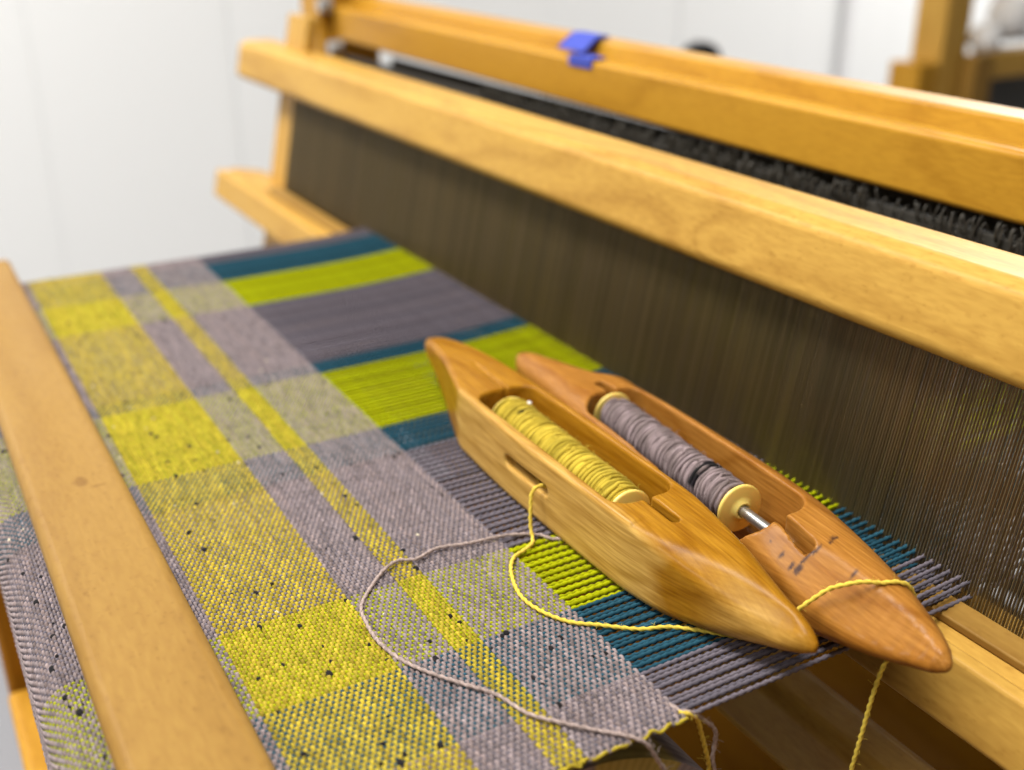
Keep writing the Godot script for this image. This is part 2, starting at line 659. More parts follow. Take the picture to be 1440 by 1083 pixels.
func room() -> void:
	var fl := MeshInstance3D.new()
	fl.name = "floor"
	var pm := BoxMesh.new()
	pm.size = Vector3(9, 0.05, 10)
	fl.mesh = pm
	fl.set_surface_override_material(0, M.floor_vinyl)
	add_child(fl)
	fl.position = Vector3(1.0, -0.03, 1.6)
	fl.set_meta("kind", "structure")
	fl.set_meta("label", "grey floor under the loom")
	var w := thing("wall", "white wall of tall smooth panels behind the loom", "wall", P(11, -3.33, 5))
	w.set_meta("kind", "structure")
	part("backing", sweep(rect(-8.0, 24.0, -3.33, 7.0), 0.01, 11.035, 11.5, Vector3(0, 0, S), Vector3(0, S, 0), Vector3(S, 0, 0), Vector3(0, H, 0)), M.wall_gap, w)
	for k in 17:
		var z := -7.72 + k * 1.81
		part("panel", sweep(rect(z + 0.002, z + 1.808, -3.33, 7.0), 0.014, 11.0 + 0.004 * (k % 3), 11.04, Vector3(0, 0, S), Vector3(0, S, 0), Vector3(S, 0, 0), Vector3(0, H, 0), 0.008), M.wall_paint, w)
	part("strip", post_y(10.93, 11.0, 11.22, 11.36, -3.33, 7.0, 0.02), M.grey_strip, w)


func loom() -> void:
	var t := thing("floor_loom", "blond wooden floor loom with wide beater, steel reed and castle beam", "loom", P(2.15, -3.33, 1.35))
	# breast beam with the cover plank the web runs under
	part("breast_beam", bar_x([Vector2(0.046, -0.3), Vector2(0.262, -0.3), Vector2(0.262, -0.012), Vector2(0.046, -0.012)], 0.045, -0.45, 3.42), M.frame_wood, t)
	part("cover_plank", bar_x([Vector2(0.096, 0.007), Vector2(0.266, 0.007), Vector2(0.266, 0.05), Vector2(0.096, 0.05)], 0.022, -0.45, 3.50, -1.0, Vector2(0.31, 0.12)), M.plank_wood, t)
	# the beater leans back 12 degrees: outlines in (e towards the weaver, h up the reed)
	var tilt := deg_to_rad(12.0)
	var hv := Vector3(0, cos(tilt), sin(tilt)) * S
	var ev := Vector3(0, sin(tilt), -cos(tilt)) * S
	var xv := Vector3(S, 0, 0)
	var o := P(0, 0, 1.35)
	part("beater_handrail", sweep([Vector2(0.06, 0.345), Vector2(0.06, 0.478), Vector2(0.035, 0.498), Vector2(-0.09, 0.522), Vector2(-0.09, 0.345)], 0.026, -0.45, 4.75, ev, hv, xv, o, 0.012, Vector2(0.0, 0.4)), M.rail_wood, t)
	var bt := part("beater_batten", sweep([Vector2(0.12, -0.155), Vector2(0.12, -0.046), Vector2(0.098, -0.040), Vector2(0.088, -0.046), Vector2(0.04, -0.03), Vector2(-0.09, -0.03), Vector2(-0.09, -0.155)], 0.010, -0.45, 4.70, ev, hv, xv, o, 0.01, Vector2(0.5, 0.7)), M.rail_wood, t)
	part("race_strip", sweep([Vector2(0.062, -0.036), Vector2(0.066, -0.022), Vector2(0.02, -0.006), Vector2(0.02, -0.032)], 0.004, -0.1, 4.2, ev, hv, xv, o, 0.003, Vector2(0.7, 0.2)), M.plank_wood, bt)
	for x in [[4.20, 4.42], [-0.12, 0.10]]:
		part("beater_upright", sweep(rect(x[0], x[1], -0.07, -0.02), 0.012, -3.0, 0.64, xv, ev, hv, o), M.rail_wood, t)
	part("beater_crossbar", bar_x(rect(1.20, 1.31, -0.46, -0.30), 0.03, 0.1, 4.2, -1.0, Vector2(0.2, 0.9)), M.rail_wood, t)
	# the reed: flat steel dents, far too fine to pick apart, between two ribs
	var reed := group_part("reed", t)
	reed.transform = where(t).affine_inverse() * Transform3D(Basis(Vector3.RIGHT, hv / S, xv.normalized().cross(hv / S)), o)
	var mm := MultiMesh.new()
	mm.transform_format = MultiMesh.TRANSFORM_3D
	var dent := BoxMesh.new()
	dent.size = Vector3(0.0011 * S, 0.52 * S, 0.0062 * S)
	mm.mesh = dent
	mm.use_colors = true
	var count := 672
	mm.instance_count = count
	for k in count:
		mm.set_instance_transform(k, Transform3D(Basis(Vector3.UP, rng.randf_range(-0.09, 0.09)), Vector3((0.285 + k * 0.0058 + rng.randf_range(-0.0003, 0.0003)) * S, 0.205 * S, 0)))
		var tone := (1.12 + rng.randf_range(-0.18, 0.18)) * (1.0 + 0.12 * nz.get_noise_1d(k * 0.07))
		mm.set_instance_color(k, Color(tone, tone, tone * rng.randf_range(0.9, 1.05)))
	var di := MultiMeshInstance3D.new()
	di.name = "reed_dents"
	di.multimesh = mm
	di.material_override = M.reed_steel
	di.set_meta("kind", "stuff")
	reed.add_child(di, true)
	for y in [-0.06, 0.47]:
		var rib := CylinderMesh.new()
		rib.top_radius = 0.018 * S; rib.bottom_radius = 0.018 * S; rib.height = 3.95 * S; rib.radial_segments = 10
		var ri := part("reed_rib", rib, M.heddle_steel, reed, true)
		ri.transform = Transform3D(Basis(Vector3(0, 0, 1), PI / 2), Vector3(2.23 * S, y * S, 0))
	# white lint caught on the reed
	for l in [[1.83, 0.16], [1.66, 0.12], [1.64, 0.10], [1.30, 0.26], [1.21, 0.25], [0.95, 0.21]]:
		var sp := SphereMesh.new()
		sp.radius = 0.0035 * S; sp.height = 0.005 * S; sp.radial_segments = 8; sp.rings = 4
		var li := part("lint", sp, M.white_wool, reed, true)
		li.position = Vector3(l[0] * S, l[1] * S, 0.017 * S)
	# the castle: two boards side by side with a groove between, on posts
	part("castle_beam", bar_x([Vector2(1.80, 0.468), Vector2(1.872, 0.468), Vector2(1.872, 0.60), Vector2(1.80, 0.60)], 0.014, -0.42, 4.72, -1.0, Vector2(0.1, 0.1), 0.008), M.castle_wood, t)
	part("castle_beam", bar_x([Vector2(1.876, 0.50), Vector2(1.99, 0.50), Vector2(1.99, 0.640), Vector2(1.888, 0.640), Vector2(1.876, 0.592)], 0.012, -0.42, 4.72, -1.0, Vector2(0.55, 0.35), 0.008), M.castle_wood, t)
	for x in [[4.725, 4.95], [-0.65, -0.425]]:
		part("castle_upright", post_y(x[0], x[1], 1.74, 2.02, -3.33, 0.98, 0.02), M.castle_wood, t)
	for b in [[4.70, 0.62, 1.76], [4.66, 0.45, 1.78]]:
		var cy := CylinderMesh.new()
		cy.top_radius = 0.028 * S; cy.bottom_radius = 0.034 * S; cy.height = 0.05 * S
		var bo := part("bolt", cy, M.bolt_steel, t, true)
		bo.transform = where(t).affine_inverse() * Transform3D(Basis(Vector3.RIGHT, -PI / 2), P(b[0], b[1], b[2]))
	# four harness shafts with wire heddles
	for k in 4:
		var z := 1.82 + 0.075 * k
		var lift: float = [0.0, 0.02, -0.015, 0.012][k]
		var sh := group_part("heddle_shaft", t)
		sh.transform = where(t).affine_inverse()
		for y in [0.392 if k == 0 else 0.335, -0.46]:
			part("heddle_bar", bar_x(rect(z - 0.008, z + 0.008, y + lift, y + (0.026 if k == 0 else 0.042) + lift), 0.004, 0.2, 4.66), M.heddle_steel, sh)
		var hm := MultiMesh.new()
		hm.transform_format = MultiMesh.TRANSFORM_3D
		var wire := BoxMesh.new()
		wire.size = Vector3(0.0022 * S, 0.86 * S, 0.003 * S)
		hm.mesh = wire
		var n := 69
		hm.instance_count = n * 2
		for j in n:
			var x := NEAR_X + (j * 4 + k) * PITCH
			hm.set_instance_transform(j * 2, Transform3D(Basis(Vector3.UP, 0.5), P(x - 0.001, -0.02 + lift, z)))
			hm.set_instance_transform(j * 2 + 1, Transform3D(Basis(Vector3.UP, -0.4), P(x + 0.003, -0.02 + lift, z + 0.004)))
		if k == 0:
			# the wire ends looped over the front bar
			var lm := MultiMesh.new()
			lm.transform_format = MultiMesh.TRANSFORM_3D
			var ring := TorusMesh.new()
			ring.inner_radius = 0.006 * S; ring.outer_radius = 0.0095 * S; ring.rings = 10; ring.ring_segments = 5
			lm.mesh = ring
			lm.instance_count = 300
			for j in 300:
				var bs := Basis(Vector3.UP, rng.randf_range(-0.7, 0.7)) * Basis(Vector3.FORWARD, PI / 2 + rng.randf_range(-0.3, 0.3))
				lm.set_instance_transform(j, Transform3D(bs.scaled_local(Vector3(2.2, 1, 1)), P(NEAR_X - 0.02 + rng.randf_range(0.0, 2.5), 0.420 + rng.randf_range(-0.012, 0.014), z - 0.009)))
			var lo := MultiMeshInstance3D.new()
			lo.name = "heddle_loops"
			lo.multimesh = lm
			lo.material_override = M.loop_steel
			lo.set_meta("kind", "stuff")
			sh.add_child(lo, true)
		var hi := MultiMeshInstance3D.new()
		hi.name = "wire_heddles"
		hi.multimesh = hm
		hi.material_override = M.heddle_steel
		hi.set_meta("kind", "stuff")
		sh.add_child(hi, true)
	# lower frame
	part("cloth_beam", sweep(octagon(0.59, -0.34, 0.16), 0.02, 0.0, 3.5, Vector3(0, 0, S), Vector3(0, S, 0), xv, Vector3(0, H, 0)), M.frame_wood, t)
	part("back_beam", bar_x(rect(4.5, 4.75, -0.3, -0.012), 0.05, -0.45, 4.75), M.frame_wood, t)
	part("front_rail", bar_x(rect(-0.002, 0.16, -1.06, -0.86), 0.02, 0.2, 2.66, -1.0, Vector2(0.4, 0.3)), M.castle_wood, t)
	part("front_post", post_y(2.70, 2.95, 0.004, 0.30, -3.33, -0.305, 0.02), M.frame_wood, t)
	part("front_post", post_y(3.16, 3.40, 0.05, 0.258, -3.33, -0.305, 0.02), M.frame_wood, t)
	part("front_post", post_y(-0.44, -0.16, 0.03, 0.26, -3.33, -0.31, 0.02), M.frame_wood, t)
	for x in [4.46, -0.42]:
		part("side_rail", sweep(rect(0.28, 4.5, -0.95, -0.70), 0.02, x, x + 0.2, Vector3(0, 0, S), Vector3(0, S, 0), xv, Vector3(0, H, 0)), M.frame_wood, t)
		part("back_post", post_y(x, x + 0.22, 4.5, 4.74, -3.33, -0.31, 0.02), M.frame_wood, t)
	part("middle_rail", bar_x(rect(1.05, 1.24, -1.45, -1.02), 0.02, 0.1, 4.4, -1.0, Vector2(0.8, 0.8)), M.shaded_wood, t)  # its darker colour carries the shade below the web
	for k in 6:
		part("treadle", sweep(rect(1.25 + 0.3 * k, 1.42 + 0.3 * k, -2.72, -2.6), 0.02, 0.3, 3.0, Vector3(S, 0, 0), Vector3(0, S, 0), Vector3(0, 0, S), Vector3(0, H, 0)), M.frame_wood, t)
	part("filler_board", bar_x(rect(0.62, 2.9, -1.75, -1.62), 0.02, -0.4, 4.43, -1.0, Vector2(0.2, 0.6)), M.shaded_wood, t)  # wide board added as dark filler over the floor, shade in its colour


func octagon(z: float, y: float, r: float) -> Array:
	var a := []
	for k in 8:
		a.append(Vector2(z + r * cos(TAU * (k + 0.5) / 8), y + r * sin(TAU * (k + 0.5) / 8)))
	return a


# place and direction on the web at a distance s (units) back from the fell
func web(x: float, s: float) -> Array:
	var z := FELL - s
	var flat := FELL - 0.086
	if s < flat:
		# the web sinks a little as it goes under the plank
		return [P(x, 0.0, z), Vector3(0, 0, -1), Vector3.UP]
	var a := (s - flat) / 0.05
	if a < PI / 2:
		return [P(x, -0.05 + 0.05 * cos(a), 0.086 - 0.05 * sin(a)), Vector3(0, -sin(a), -cos(a)), Vector3(0, cos(a), -sin(a))]
	return [P(x, -0.05 - (a - PI / 2) * 0.05, 0.036), Vector3(0, -1, 0), Vector3(0, 0, -1)]


func weave_segment(half: float, amp: float, r: float, flat: float, turn_len: float) -> ArrayMesh:
	var b := Buf.new()
	var rings := 10
	var sides := 8
	for k in rings + 1:
		var x := lerpf(-half, half, float(k) / rings)
		var y := amp * cos(PI * x / half)
		var slope := -amp * PI / half * sin(PI * x / half)
		var t := Vector3(1, slope, 0).normalized()
		var up := Vector3(-t.y, t.x, 0)
		for s in sides:
			var a := TAU * s / sides
			var wave := cos(2.0 * (a - TAU * x / turn_len / 2.0))
			var d := up * sin(a) * flat + Vector3(0, 0, 1) * cos(a)
			var nn := (up * sin(a) + Vector3(0, 0, 1) * cos(a)).normalized()
			var g := 1.0 + 0.09 * wave
			b.vert(Vector3(x, y, 0) * S + d * r * S * (1.0 + 0.15 * wave), nn, Vector2.ZERO, Color(g, g, g))
	for k in rings:
		for s in sides:
			var a := k * sides + s
			var c := k * sides + (s + 1) % sides
			b.quad(a, c, c + sides, a + sides)
	return b.mesh()


func warp_and_cloth() -> void:
	var ends := int((FAR_X - NEAR_X) / PITCH) + 1
	# warp: one yarn a part, from the fell through the reed and heddles to the back beam
	var w := thing("warp", "unwoven warp yarns in grey, teal and lime stripes between cloth and reed", "warp yarns", P(2.15, 0, FELL))
	var shapes := []
	for k in 6:
		var high := k % 2 == 1
		var zh := 1.82 + 0.075 * (k % 4)
		var b := Buf.new()
		var path := smooth_path([P(0, -0.001, FELL - 0.012), P(0, 0.001 if high else -0.002, FELL + 0.02), P(0, 0.005 if high else -0.002, 1.15), P(0, 0.017 if high else -0.003, 1.36), P(0, 0.055 if high else 0.012, zh), P(0, 0.03, 2.6), P(0, 0.0, 4.5)], 0.0008)
		var thin := PackedVector3Array()
		for q in path.size():
			if path[q].z < 1.42 * S or q % 14 == 0:
				thin.append(path[q])
		path = thin
		yarn(b, path, 0.0034 * S, Color(1, 1, 1), 6, 0.0034, 0.28, 0.22)
		var m := b.mesh()
		shapes.append(m)
	var tones := {}
	for i in ends:
		var x := NEAR_X + i * PITCH
		var c := warp_color(x)
		var key := "%s_%d" % [c.to_html(), rng.randi_range(0, 3)]
		if not tones.has(key):
			var ym := M.yarn.duplicate() as StandardMaterial3D
			var tc := tinted(c, 0.16)
			ym.albedo_color = tc.linear_to_srgb()
			ym.resource_name = "warp_yarn"
			tones[key] = ym
		var y := MeshInstance3D.new()
		y.name = "warp_end"
		y.mesh = shapes[i % 2 + 2 * rng.randi_range(0, 2)]
		y.set_surface_override_material(0, tones[key])
		w.add_child(y, true)
		var spread := rng.randf_range(-0.0012, 0.0012)
		y.position = Vector3((x + spread) * S, 0, rng.randf_range(-0.002, 0.0)) - w.position
	# cloth: the floats of warp and weft, one small mesh each
	var t := thing("woven_cloth", "handwoven checked cloth in grey, yellow and olive with black flecks", "cloth", P(2.15, 0, 0.4))
	var picks := 186
	var weft := []
	var warp := []
	var weft_c := []
	var warp_c := []
	var end_c := []
	for i in ends:
		end_c.append(tinted(warp_color(NEAR_X + i * PITCH), 0.20))
	for j in picks:
		var s := (j + 0.5) * PICK
		var pick_col := tinted(weft_color(FELL - s), 0.07)
		var wob := rng.randf_range(-0.0004, 0.0004)
		for i in ends:
			var x := NEAR_X + i * PITCH
			# the fell and the weft lines are not perfectly straight
			var ss := s + wob + 0.0012 * nz.get_noise_2d(x * 2.0, j * 0.05) + 0.0006 * nz.get_noise_2d(x * 40.0, j * 3.1)
			var f: Array = web(x, ss)
			if (i + j) % 2 == 0:
				var q := 1.0 + 0.26 * nz.get_noise_2d(i * 0.11, j * 7.3) * 2.0 + rng.randf_range(-0.16, 0.16)
				var fat := 1.0 + 0.14 * nz.get_noise_2d(i * 0.07 + 50, j * 9.1) * 2.0
				var along: Vector3 = Vector3.RIGHT
				var up: Vector3 = f[2]
				weft.append(Transform3D(Basis(along, up * fat, along.cross(up) * fat), f[0] + up * 0.0010 * S))
				weft_c.append(Color(pick_col.r * q, pick_col.g * q, pick_col.b * q))
			else:
				var q := 1.0 + rng.randf_range(-0.14, 0.14)
				var along: Vector3 = f[1]
				var up: Vector3 = f[2]
				warp.append(Transform3D(Basis(along, up, along.cross(up)), f[0] + Vector3.RIGHT * rng.randf_range(-0.0006, 0.0006) * S))
				var c: Color = end_c[i]
				warp_c.append(Color(c.r * q, c.g * q, c.b * q))
	scatter("weft_floats", weave_segment(PITCH, 0.0027, 0.00262, 0.9, 0.009), M.yarn, weft, weft_c, t)
	scatter("warp_floats", weave_segment(PICK, 0.0020, 0.0030, 0.8, 0.008), M.yarn, warp, warp_c, t)
	# black and cream flecks spun into the weft
	var dot := SphereMesh.new()
	dot.radius = 0.0042 * S
	dot.height = 0.0066 * S
	dot.radial_segments = 8
	dot.rings = 5
	var spots := []
	var spot_c := []
	for p in [[1.274, 0.477], [1.376, 0.37], [1.291, 0.352], [1.819, 0.045], [1.461, 0.063], [1.377, 0.069], [1.813, 0.06], [1.396, 0.351], [1.94, 0.416], [1.947, 0.364], [1.993, 0.414], [2.043, 0.537], [2.158, 0.366], [2.138, 0.373], [1.725, 0.331], [1.499, 0.404], [1.659, 0.768], [1.623, 0.77], [1.704, 0.69], [1.13, 0.704], [1.067, 0.652], [1.255, 0.618], [1.196, 0.666], [1.346, 0.087], [1.331, 0.08], [1.563, 0.082], [1.53, 0.077], [1.987, 0.2], [1.844, 0.609], [1.561, 0.574], [1.82, 0.771]]:
		spots.append([p[0], p[1], true])
	for k in 230:
		spots.append([rng.randf_range(NEAR_X + 0.01, FAR_X), rng.randf_range(0.05, FELL), rng.randf() < 0.72])
	var places := []
	for p in spots:
		var f: Array = web(p[0], FELL - p[1])
		var big := rng.randf_range(0.45, 1.0) * (1.25 if p[2] else 0.8)
		var bs := Basis(Vector3.RIGHT * rng.randf_range(0.9, 2.0), f[2] * 0.8, Vector3.RIGHT.cross(f[2]))
		places.append(Transform3D(bs.scaled_local(Vector3.ONE * big), f[0] + f[2] * 0.0037 * S))
		spot_c.append(Color(0.012, 0.011, 0.012) if p[2] else Color(0.50, 0.44, 0.33))
	scatter("flecks", dot, M.yarn, places, spot_c, t)
	# weft carried up the near edge from stripe to stripe
	var b := Buf.new()
	for run in [[0.0, 0.17, WEFT_YELLOW, 0.0], [0.20, 0.29, WEFT_GREY, 0.4], [0.17, 0.21, WEFT_YELLOW, 0.9]]:
		var pts := []
		var s: float = run[0]
		while s < run[1]:
			pts.append(P(NEAR_X - 0.0075 - 0.002 * sin(s * 190 + run[3]), 0.0022 * sin(s * 240 + run[3]), FELL - s))
			s += 0.004
		yarn(b, smooth_path(pts, 0.0009), 0.0026 * S, run[2])
	# the turns of the weft at both edges
	for j in picks / 2:
		for e in [[NEAR_X, -1.0], [FAR_X, 1.0]]:
			var s0 := (j * 2 + 0.5) * PICK
			var pts := []
			for k in 7:
				var a := PI * k / 6.0
				var f: Array = web(e[0] + e[1] * 0.0058 * sin(a), s0 + PICK * (1 - cos(a)) / 2.0)
				pts.append(f[0] + f[2] * 0.001 * S * cos(a))
			yarn(b, smooth_path(pts, 0.0006), 0.0026 * S, tinted(weft_color(FELL - s0), 0.1), 6)
	part("selvage_yarn", b.mesh(), M.yarn, t).set_meta("kind", "stuff")
	# the finished cloth rolled up below
	var rb := Buf.new()
	var cols := 276
	var rows := 96
	for j in rows + 1:
		var a := TAU * j / rows
		for i in cols + 1:
			var x := lerpf(NEAR_X, FAR_X, float(i) / cols)
			var r := 0.328 + 0.0012 * sin(j * PI)
			var c := warp_color(x).lerp(WEFT_YELLOW if fmod(a + 1.0, 1.2) > 0.75 else WEFT_GREY, 0.65)
			if i % 2 == 0:
				c = c * 0.7
			rb.vert(P(x, -0.345 + r * sin(a), 0.59 + r * cos(a)), Vector3(0, sin(a), cos(a)), Vector2.ZERO, c)
	for j in rows:
		for i in cols:
			var q := j * (cols + 1) + i
			rb.quad(q, q + 1, q + cols + 2, q + cols + 1)
	for e in [0, cols]:
		var nn := Vector3(-1 if e == 0 else 1, 0, 0)
		var first := rb.v.size()
		for j in rows * 3 + 1:
			var a := TAU * j / (rows * 3)
			var c := (WEFT_YELLOW if fmod(a + 1.0, 1.2) > 0.72 else WEFT_GREY).lerp(GREY, 0.35)
			c = c * (1.35 if j % 2 == 0 else 1.05)  # colour lifted to make up for the shade under the web
			rb.vert(P(lerpf(NEAR_X, FAR_X, float(e) / cols), -0.345 + 0.15 * sin(a), 0.59 + 0.15 * cos(a)), nn, Vector2.ZERO, c)
			rb.vert(P(lerpf(NEAR_X, FAR_X, float(e) / cols), -0.345 + 0.328 * sin(a), 0.59 + 0.328 * cos(a)), nn, Vector2.ZERO, c)
		for j in rows * 3:
			rb.quad(first + j * 2, first + j * 2 + 1, first + j * 2 + 3, first + j * 2 + 2)
	part("rolled_cloth", rb.mesh(), M.yarn, t)


func scatter(called: String, mesh: Mesh, m: Material, at: Array, cols: Array, parent: Node3D) -> void:
	var mm := MultiMesh.new()
	mm.transform_format = MultiMesh.TRANSFORM_3D
	mm.use_colors = true
	mm.mesh = mesh
	mm.instance_count = at.size()
	var back := where(parent).affine_inverse()
	for k in at.size():
		mm.set_instance_transform(k, back * at[k])
		mm.set_instance_color(k, cols[k])
	var o := MultiMeshInstance3D.new()
	o.name = called
	o.multimesh = mm
	o.material_override = m
	o.set_meta("kind", "stuff")
	parent.add_child(o, true)


# ------------------------------------------------------------------ shuttles and bobbins
var s1: Shuttle
var s2: Shuttle


func mix3(a: Color, b: Color, t: float) -> Color:
	return a.lerp(b, clampf(t, 0, 1))


func maple(p: Vector3) -> Color:
	var w := nz.get_noise_3d(p.x * 1.6, p.y * 7, p.z * 7)
	var rho := sqrt(pow(p.y + 0.12, 2) + pow(p.z - 1.10, 2)) * 62.0 + w * 1.6 + p.x * 0.9
	var ring := pow(0.5 + 0.5 * sin(rho * TAU * 0.5), 4.0)
	var fib := nz.get_noise_3d(p.x * 9, p.y * 150, p.z * 150)
	var c := mix3(Color(0.46, 0.228, 0.020), Color(0.31, 0.13, 0.006), ring * 0.6 + 0.22 + fib * 0.25)
	# pale sapwood along the near side, its border wandering
	var edge := 0.889 + 0.012 * nz.get_noise_2d(p.x * 6, p.y * 14) - 0.5 * maxf(0.0, 1.16 - p.x) * 0.35 - 0.03 * smoothstep(1.75, 2.0, p.x)
	var sap := 1.0 - smoothstep(edge - 0.010, edge + 0.010, p.z)
	sap = maxf(sap, 0.75 * smoothstep(1.06, 0.96, p.x) * (1.0 - smoothstep(0.93, 0.965, p.z)))
	c = mix3(c, mix3(Color(0.72, 0.465, 0.135), Color(0.50, 0.285, 0.055), ring * 0.55 + fib * 0.25 + 0.15), sap)
	return c


func cherry(p: Vector3) -> Color:
	var w := nz.get_noise_3d(p.x * 2.2, p.y * 5, p.z * 5)
	var rho := sqrt(pow(p.y + 0.02, 2) + pow(p.z - 1.02, 2)) * 40.0 + w * 2.2 - p.x * 1.5
	var ring := pow(0.5 + 0.5 * sin(rho * TAU * 0.5), 5.0)
	var fib := nz.get_noise_3d(p.x * 9, p.y * 150, p.z * 150)
	var c := mix3(Color(0.46, 0.215, 0.046), Color(0.31, 0.122, 0.018), ring * 0.6 + 0.2 + fib * 0.25)
	# worn scratches and pitted knots on the nose
	for k in [[1.060, 1.052, 0.004, 0.0012], [1.035, 1.050, 0.003, 0.0045], [1.012, 1.05, 0.003, 0.005], [1.001, 1.052, 0.005, 0.006], [1.004, 1.068, 0.002, 0.012], [1.0, 1.084, 0.0025, 0.008], [0.995, 1.106, 0.003, 0.003], [1.012, 1.130, 0.010, 0.0014], [1.0, 1.118, 0.003, 0.008], [0.93, 1.09, 0.003, 0.006], [1.585, 1.16, 0.005, 0.005]]:
		if p.y > 0.08:
			var dx: float = (p.x - k[0]) / k[2]
			var dz: float = (p.z - k[1]) / k[3]
			var q := dx * dx + dz * dz
			if q < 2.5:
				c = mix3(Color(0.075, 0.038, 0.03), c, smoothstep(0.3, 2.2, q + nz.get_noise_2d(p.x * 160, p.z * 160) * 0.8))
	return c


func shuttles() -> void:
	s1 = Shuttle.new()
	# x, z near, z far, y bottom, y top, corner radius above, below
	s1.fill([
		[0.868, 0.957, 0.969, 0.068, 0.086, 0.03, 0.03, 0.004, 0.01],
		[0.885, 0.949, 0.975, 0.058, 0.097, 0.03, 0.03, 0.012, 0.015],
		[0.925, 0.934, 0.984, 0.042, 0.111, 0.03, 0.03, 0.036, 0.03],
		[0.98, 0.918, 0.992, 0.026, 0.121, 0.028, 0.03, 0.036, 0.034],
		[1.05, 0.900, 1.003, 0.012, 0.130, 0.022, 0.025, 0.026, 0.034],
		[1.13, 0.882, 1.013, 0.004, 0.135, 0.016, 0.02, 0.014, 0.02],
		[1.22, 0.873, 1.021, 0.004, 0.138, 0.010, 0.016, 0.0, 0.01],
		[1.50, 0.870, 1.027, 0.004, 0.139, 0.008, 0.014, 0.0, 0.01],
		[1.75, 0.881, 1.030, 0.004, 0.138, 0.008, 0.014, 0.0, 0.01],
		[1.85, 0.907, 1.031, 0.008, 0.136, 0.010, 0.018, 0.0, 0.01],
		[1.95, 0.937, 1.030, 0.022, 0.131, 0.012, 0.025, 0.0, 0.01],
		[2.04, 0.958, 1.026, 0.045, 0.122, 0.014, 0.03, 0.0, 0.01],
		[2.10, 0.970, 1.019, 0.062, 0.113, 0.016, 0.03, 0.0, 0.01],
		[2.13, 0.982, 1.008, 0.076, 0.103, 0.016, 0.03, 0.0, 0.01]])
	s1.cav_x = 1.480; s1.cav_hx = 0.245; s1.cav_z = 0.952; s1.cav_slope = 0.012; s1.cav_hz = 0.060; s1.cav_r = 0.034; s1.cav_floor = 0.022
	s1.slots = [[1.16, 0.944, 1.26, 0.946, 0.0085, 0.085], [1.70, 0.962, 1.735, 0.965, 0.0045, 0.06], [1.735, 0.965, 1.88, 0.976, 0.0036, 0.133]]
	s1.eye = [[1.425, 1.552, 0.080, 0.0105, 0.80, 0.91]]
	var t1 := thing("boat_shuttle", "pale maple boat shuttle holding the bobbin of yellow yarn", "shuttle", P(1.49, 0, 0.95), "boat shuttles on the warp")
	part("body", nets(s1, 0.0046, maple), M.shuttle_wood, t1)
	s2 = Shuttle.new()
	s2.fill([
		[0.748, 1.074, 1.090, 0.070, 0.088, 0.03, 0.03, 0.008, 0.008],
		[0.765, 1.062, 1.106, 0.060, 0.098, 0.03, 0.03, 0.026, 0.02],
		[0.81, 1.050, 1.130, 0.046, 0.110, 0.034, 0.026, 0.046, 0.045],
		[0.87, 1.038, 1.152, 0.034, 0.120, 0.04, 0.024, 0.058, 0.062],
		[0.95, 1.030, 1.174, 0.020, 0.129, 0.046, 0.022, 0.060, 0.070],
		[1.04, 1.029, 1.196, 0.008, 0.135, 0.052, 0.022, 0.044, 0.060],
		[1.13, 1.030, 1.216, 0.004, 0.139, 0.062, 0.022, 0.02, 0.03],
		[1.25, 1.030, 1.226, 0.004, 0.141, 0.066, 0.022, 0.0, 0.01],
		[1.45, 1.032, 1.232, 0.004, 0.141, 0.066, 0.022, 0.0, 0.01],
		[1.62, 1.042, 1.234, 0.004, 0.138, 0.066, 0.022, 0.0, 0.01],
		[1.68, 1.056, 1.226, 0.006, 0.133, 0.046, 0.022, 0.0, 0.01],
		[1.74, 1.072, 1.204, 0.010, 0.126, 0.045, 0.024, 0.0, 0.01],
		[1.84, 1.090, 1.182, 0.022, 0.118, 0.04, 0.026, 0.0, 0.01],
		[1.92, 1.104, 1.164, 0.038, 0.110, 0.035, 0.03, 0.0, 0.01],
		[1.955, 1.118, 1.150, 0.052, 0.100, 0.03, 0.03, 0.0, 0.01]])
	s2.cav_x = 1.350; s2.cav_hx = 0.265; s2.cav_z = 1.113; s2.cav_slope = 0.062; s2.cav_hz = 0.064; s2.cav_r = 0.042; s2.cav_floor = 0.022
	s2.slots = [[1.015, 1.082, 1.11, 1.094, 0.0105, 0.088], [1.60, 1.138, 1.66, 1.142, 0.010, 0.08]]
	var t2 := thing("boat_shuttle", "reddish cherry boat shuttle holding the bobbin of grey yarn", "shuttle", P(1.35, 0, 1.12), "boat shuttles on the warp")
	part("body", nets(s2, 0.0046, cherry), M.shuttle_wood, t2)
	# steel spindles across the hollows
	for q in [[t1, Vector3(1.215, 0.080, 0.948), Vector3(1.745, 0.080, 0.966)], [t2, Vector3(1.06, 0.091, 1.096), Vector3(1.64, 0.091, 1.140)]]:
		var b := Buf.new()
		yarn(b, smooth_path([P(q[1].x, q[1].y, q[1].z), P(q[2].x, q[2].y, q[2].z)], 0.01), 0.0095 * S, Color.WHITE, 12, 1.0, 0.0, 0.0)
		part("spindle", b.mesh(), M.spindle_steel, q[0])
	bobbin("yellow", "bobbin full of yellow yarn in the maple shuttle", Vector3(1.285, 0.080, 0.950), Vector3(1.715, 0.080, 0.965), 0.042, Color(0.46, 0.345, 0.04), 60)
	bobbin("grey", "bobbin of grey yarn with cream flanges in the cherry shuttle", Vector3(1.192, 0.091, 1.106), Vector3(1.610, 0.091, 1.138), 0.0355, Color(0.205, 0.160, 0.160), 66)


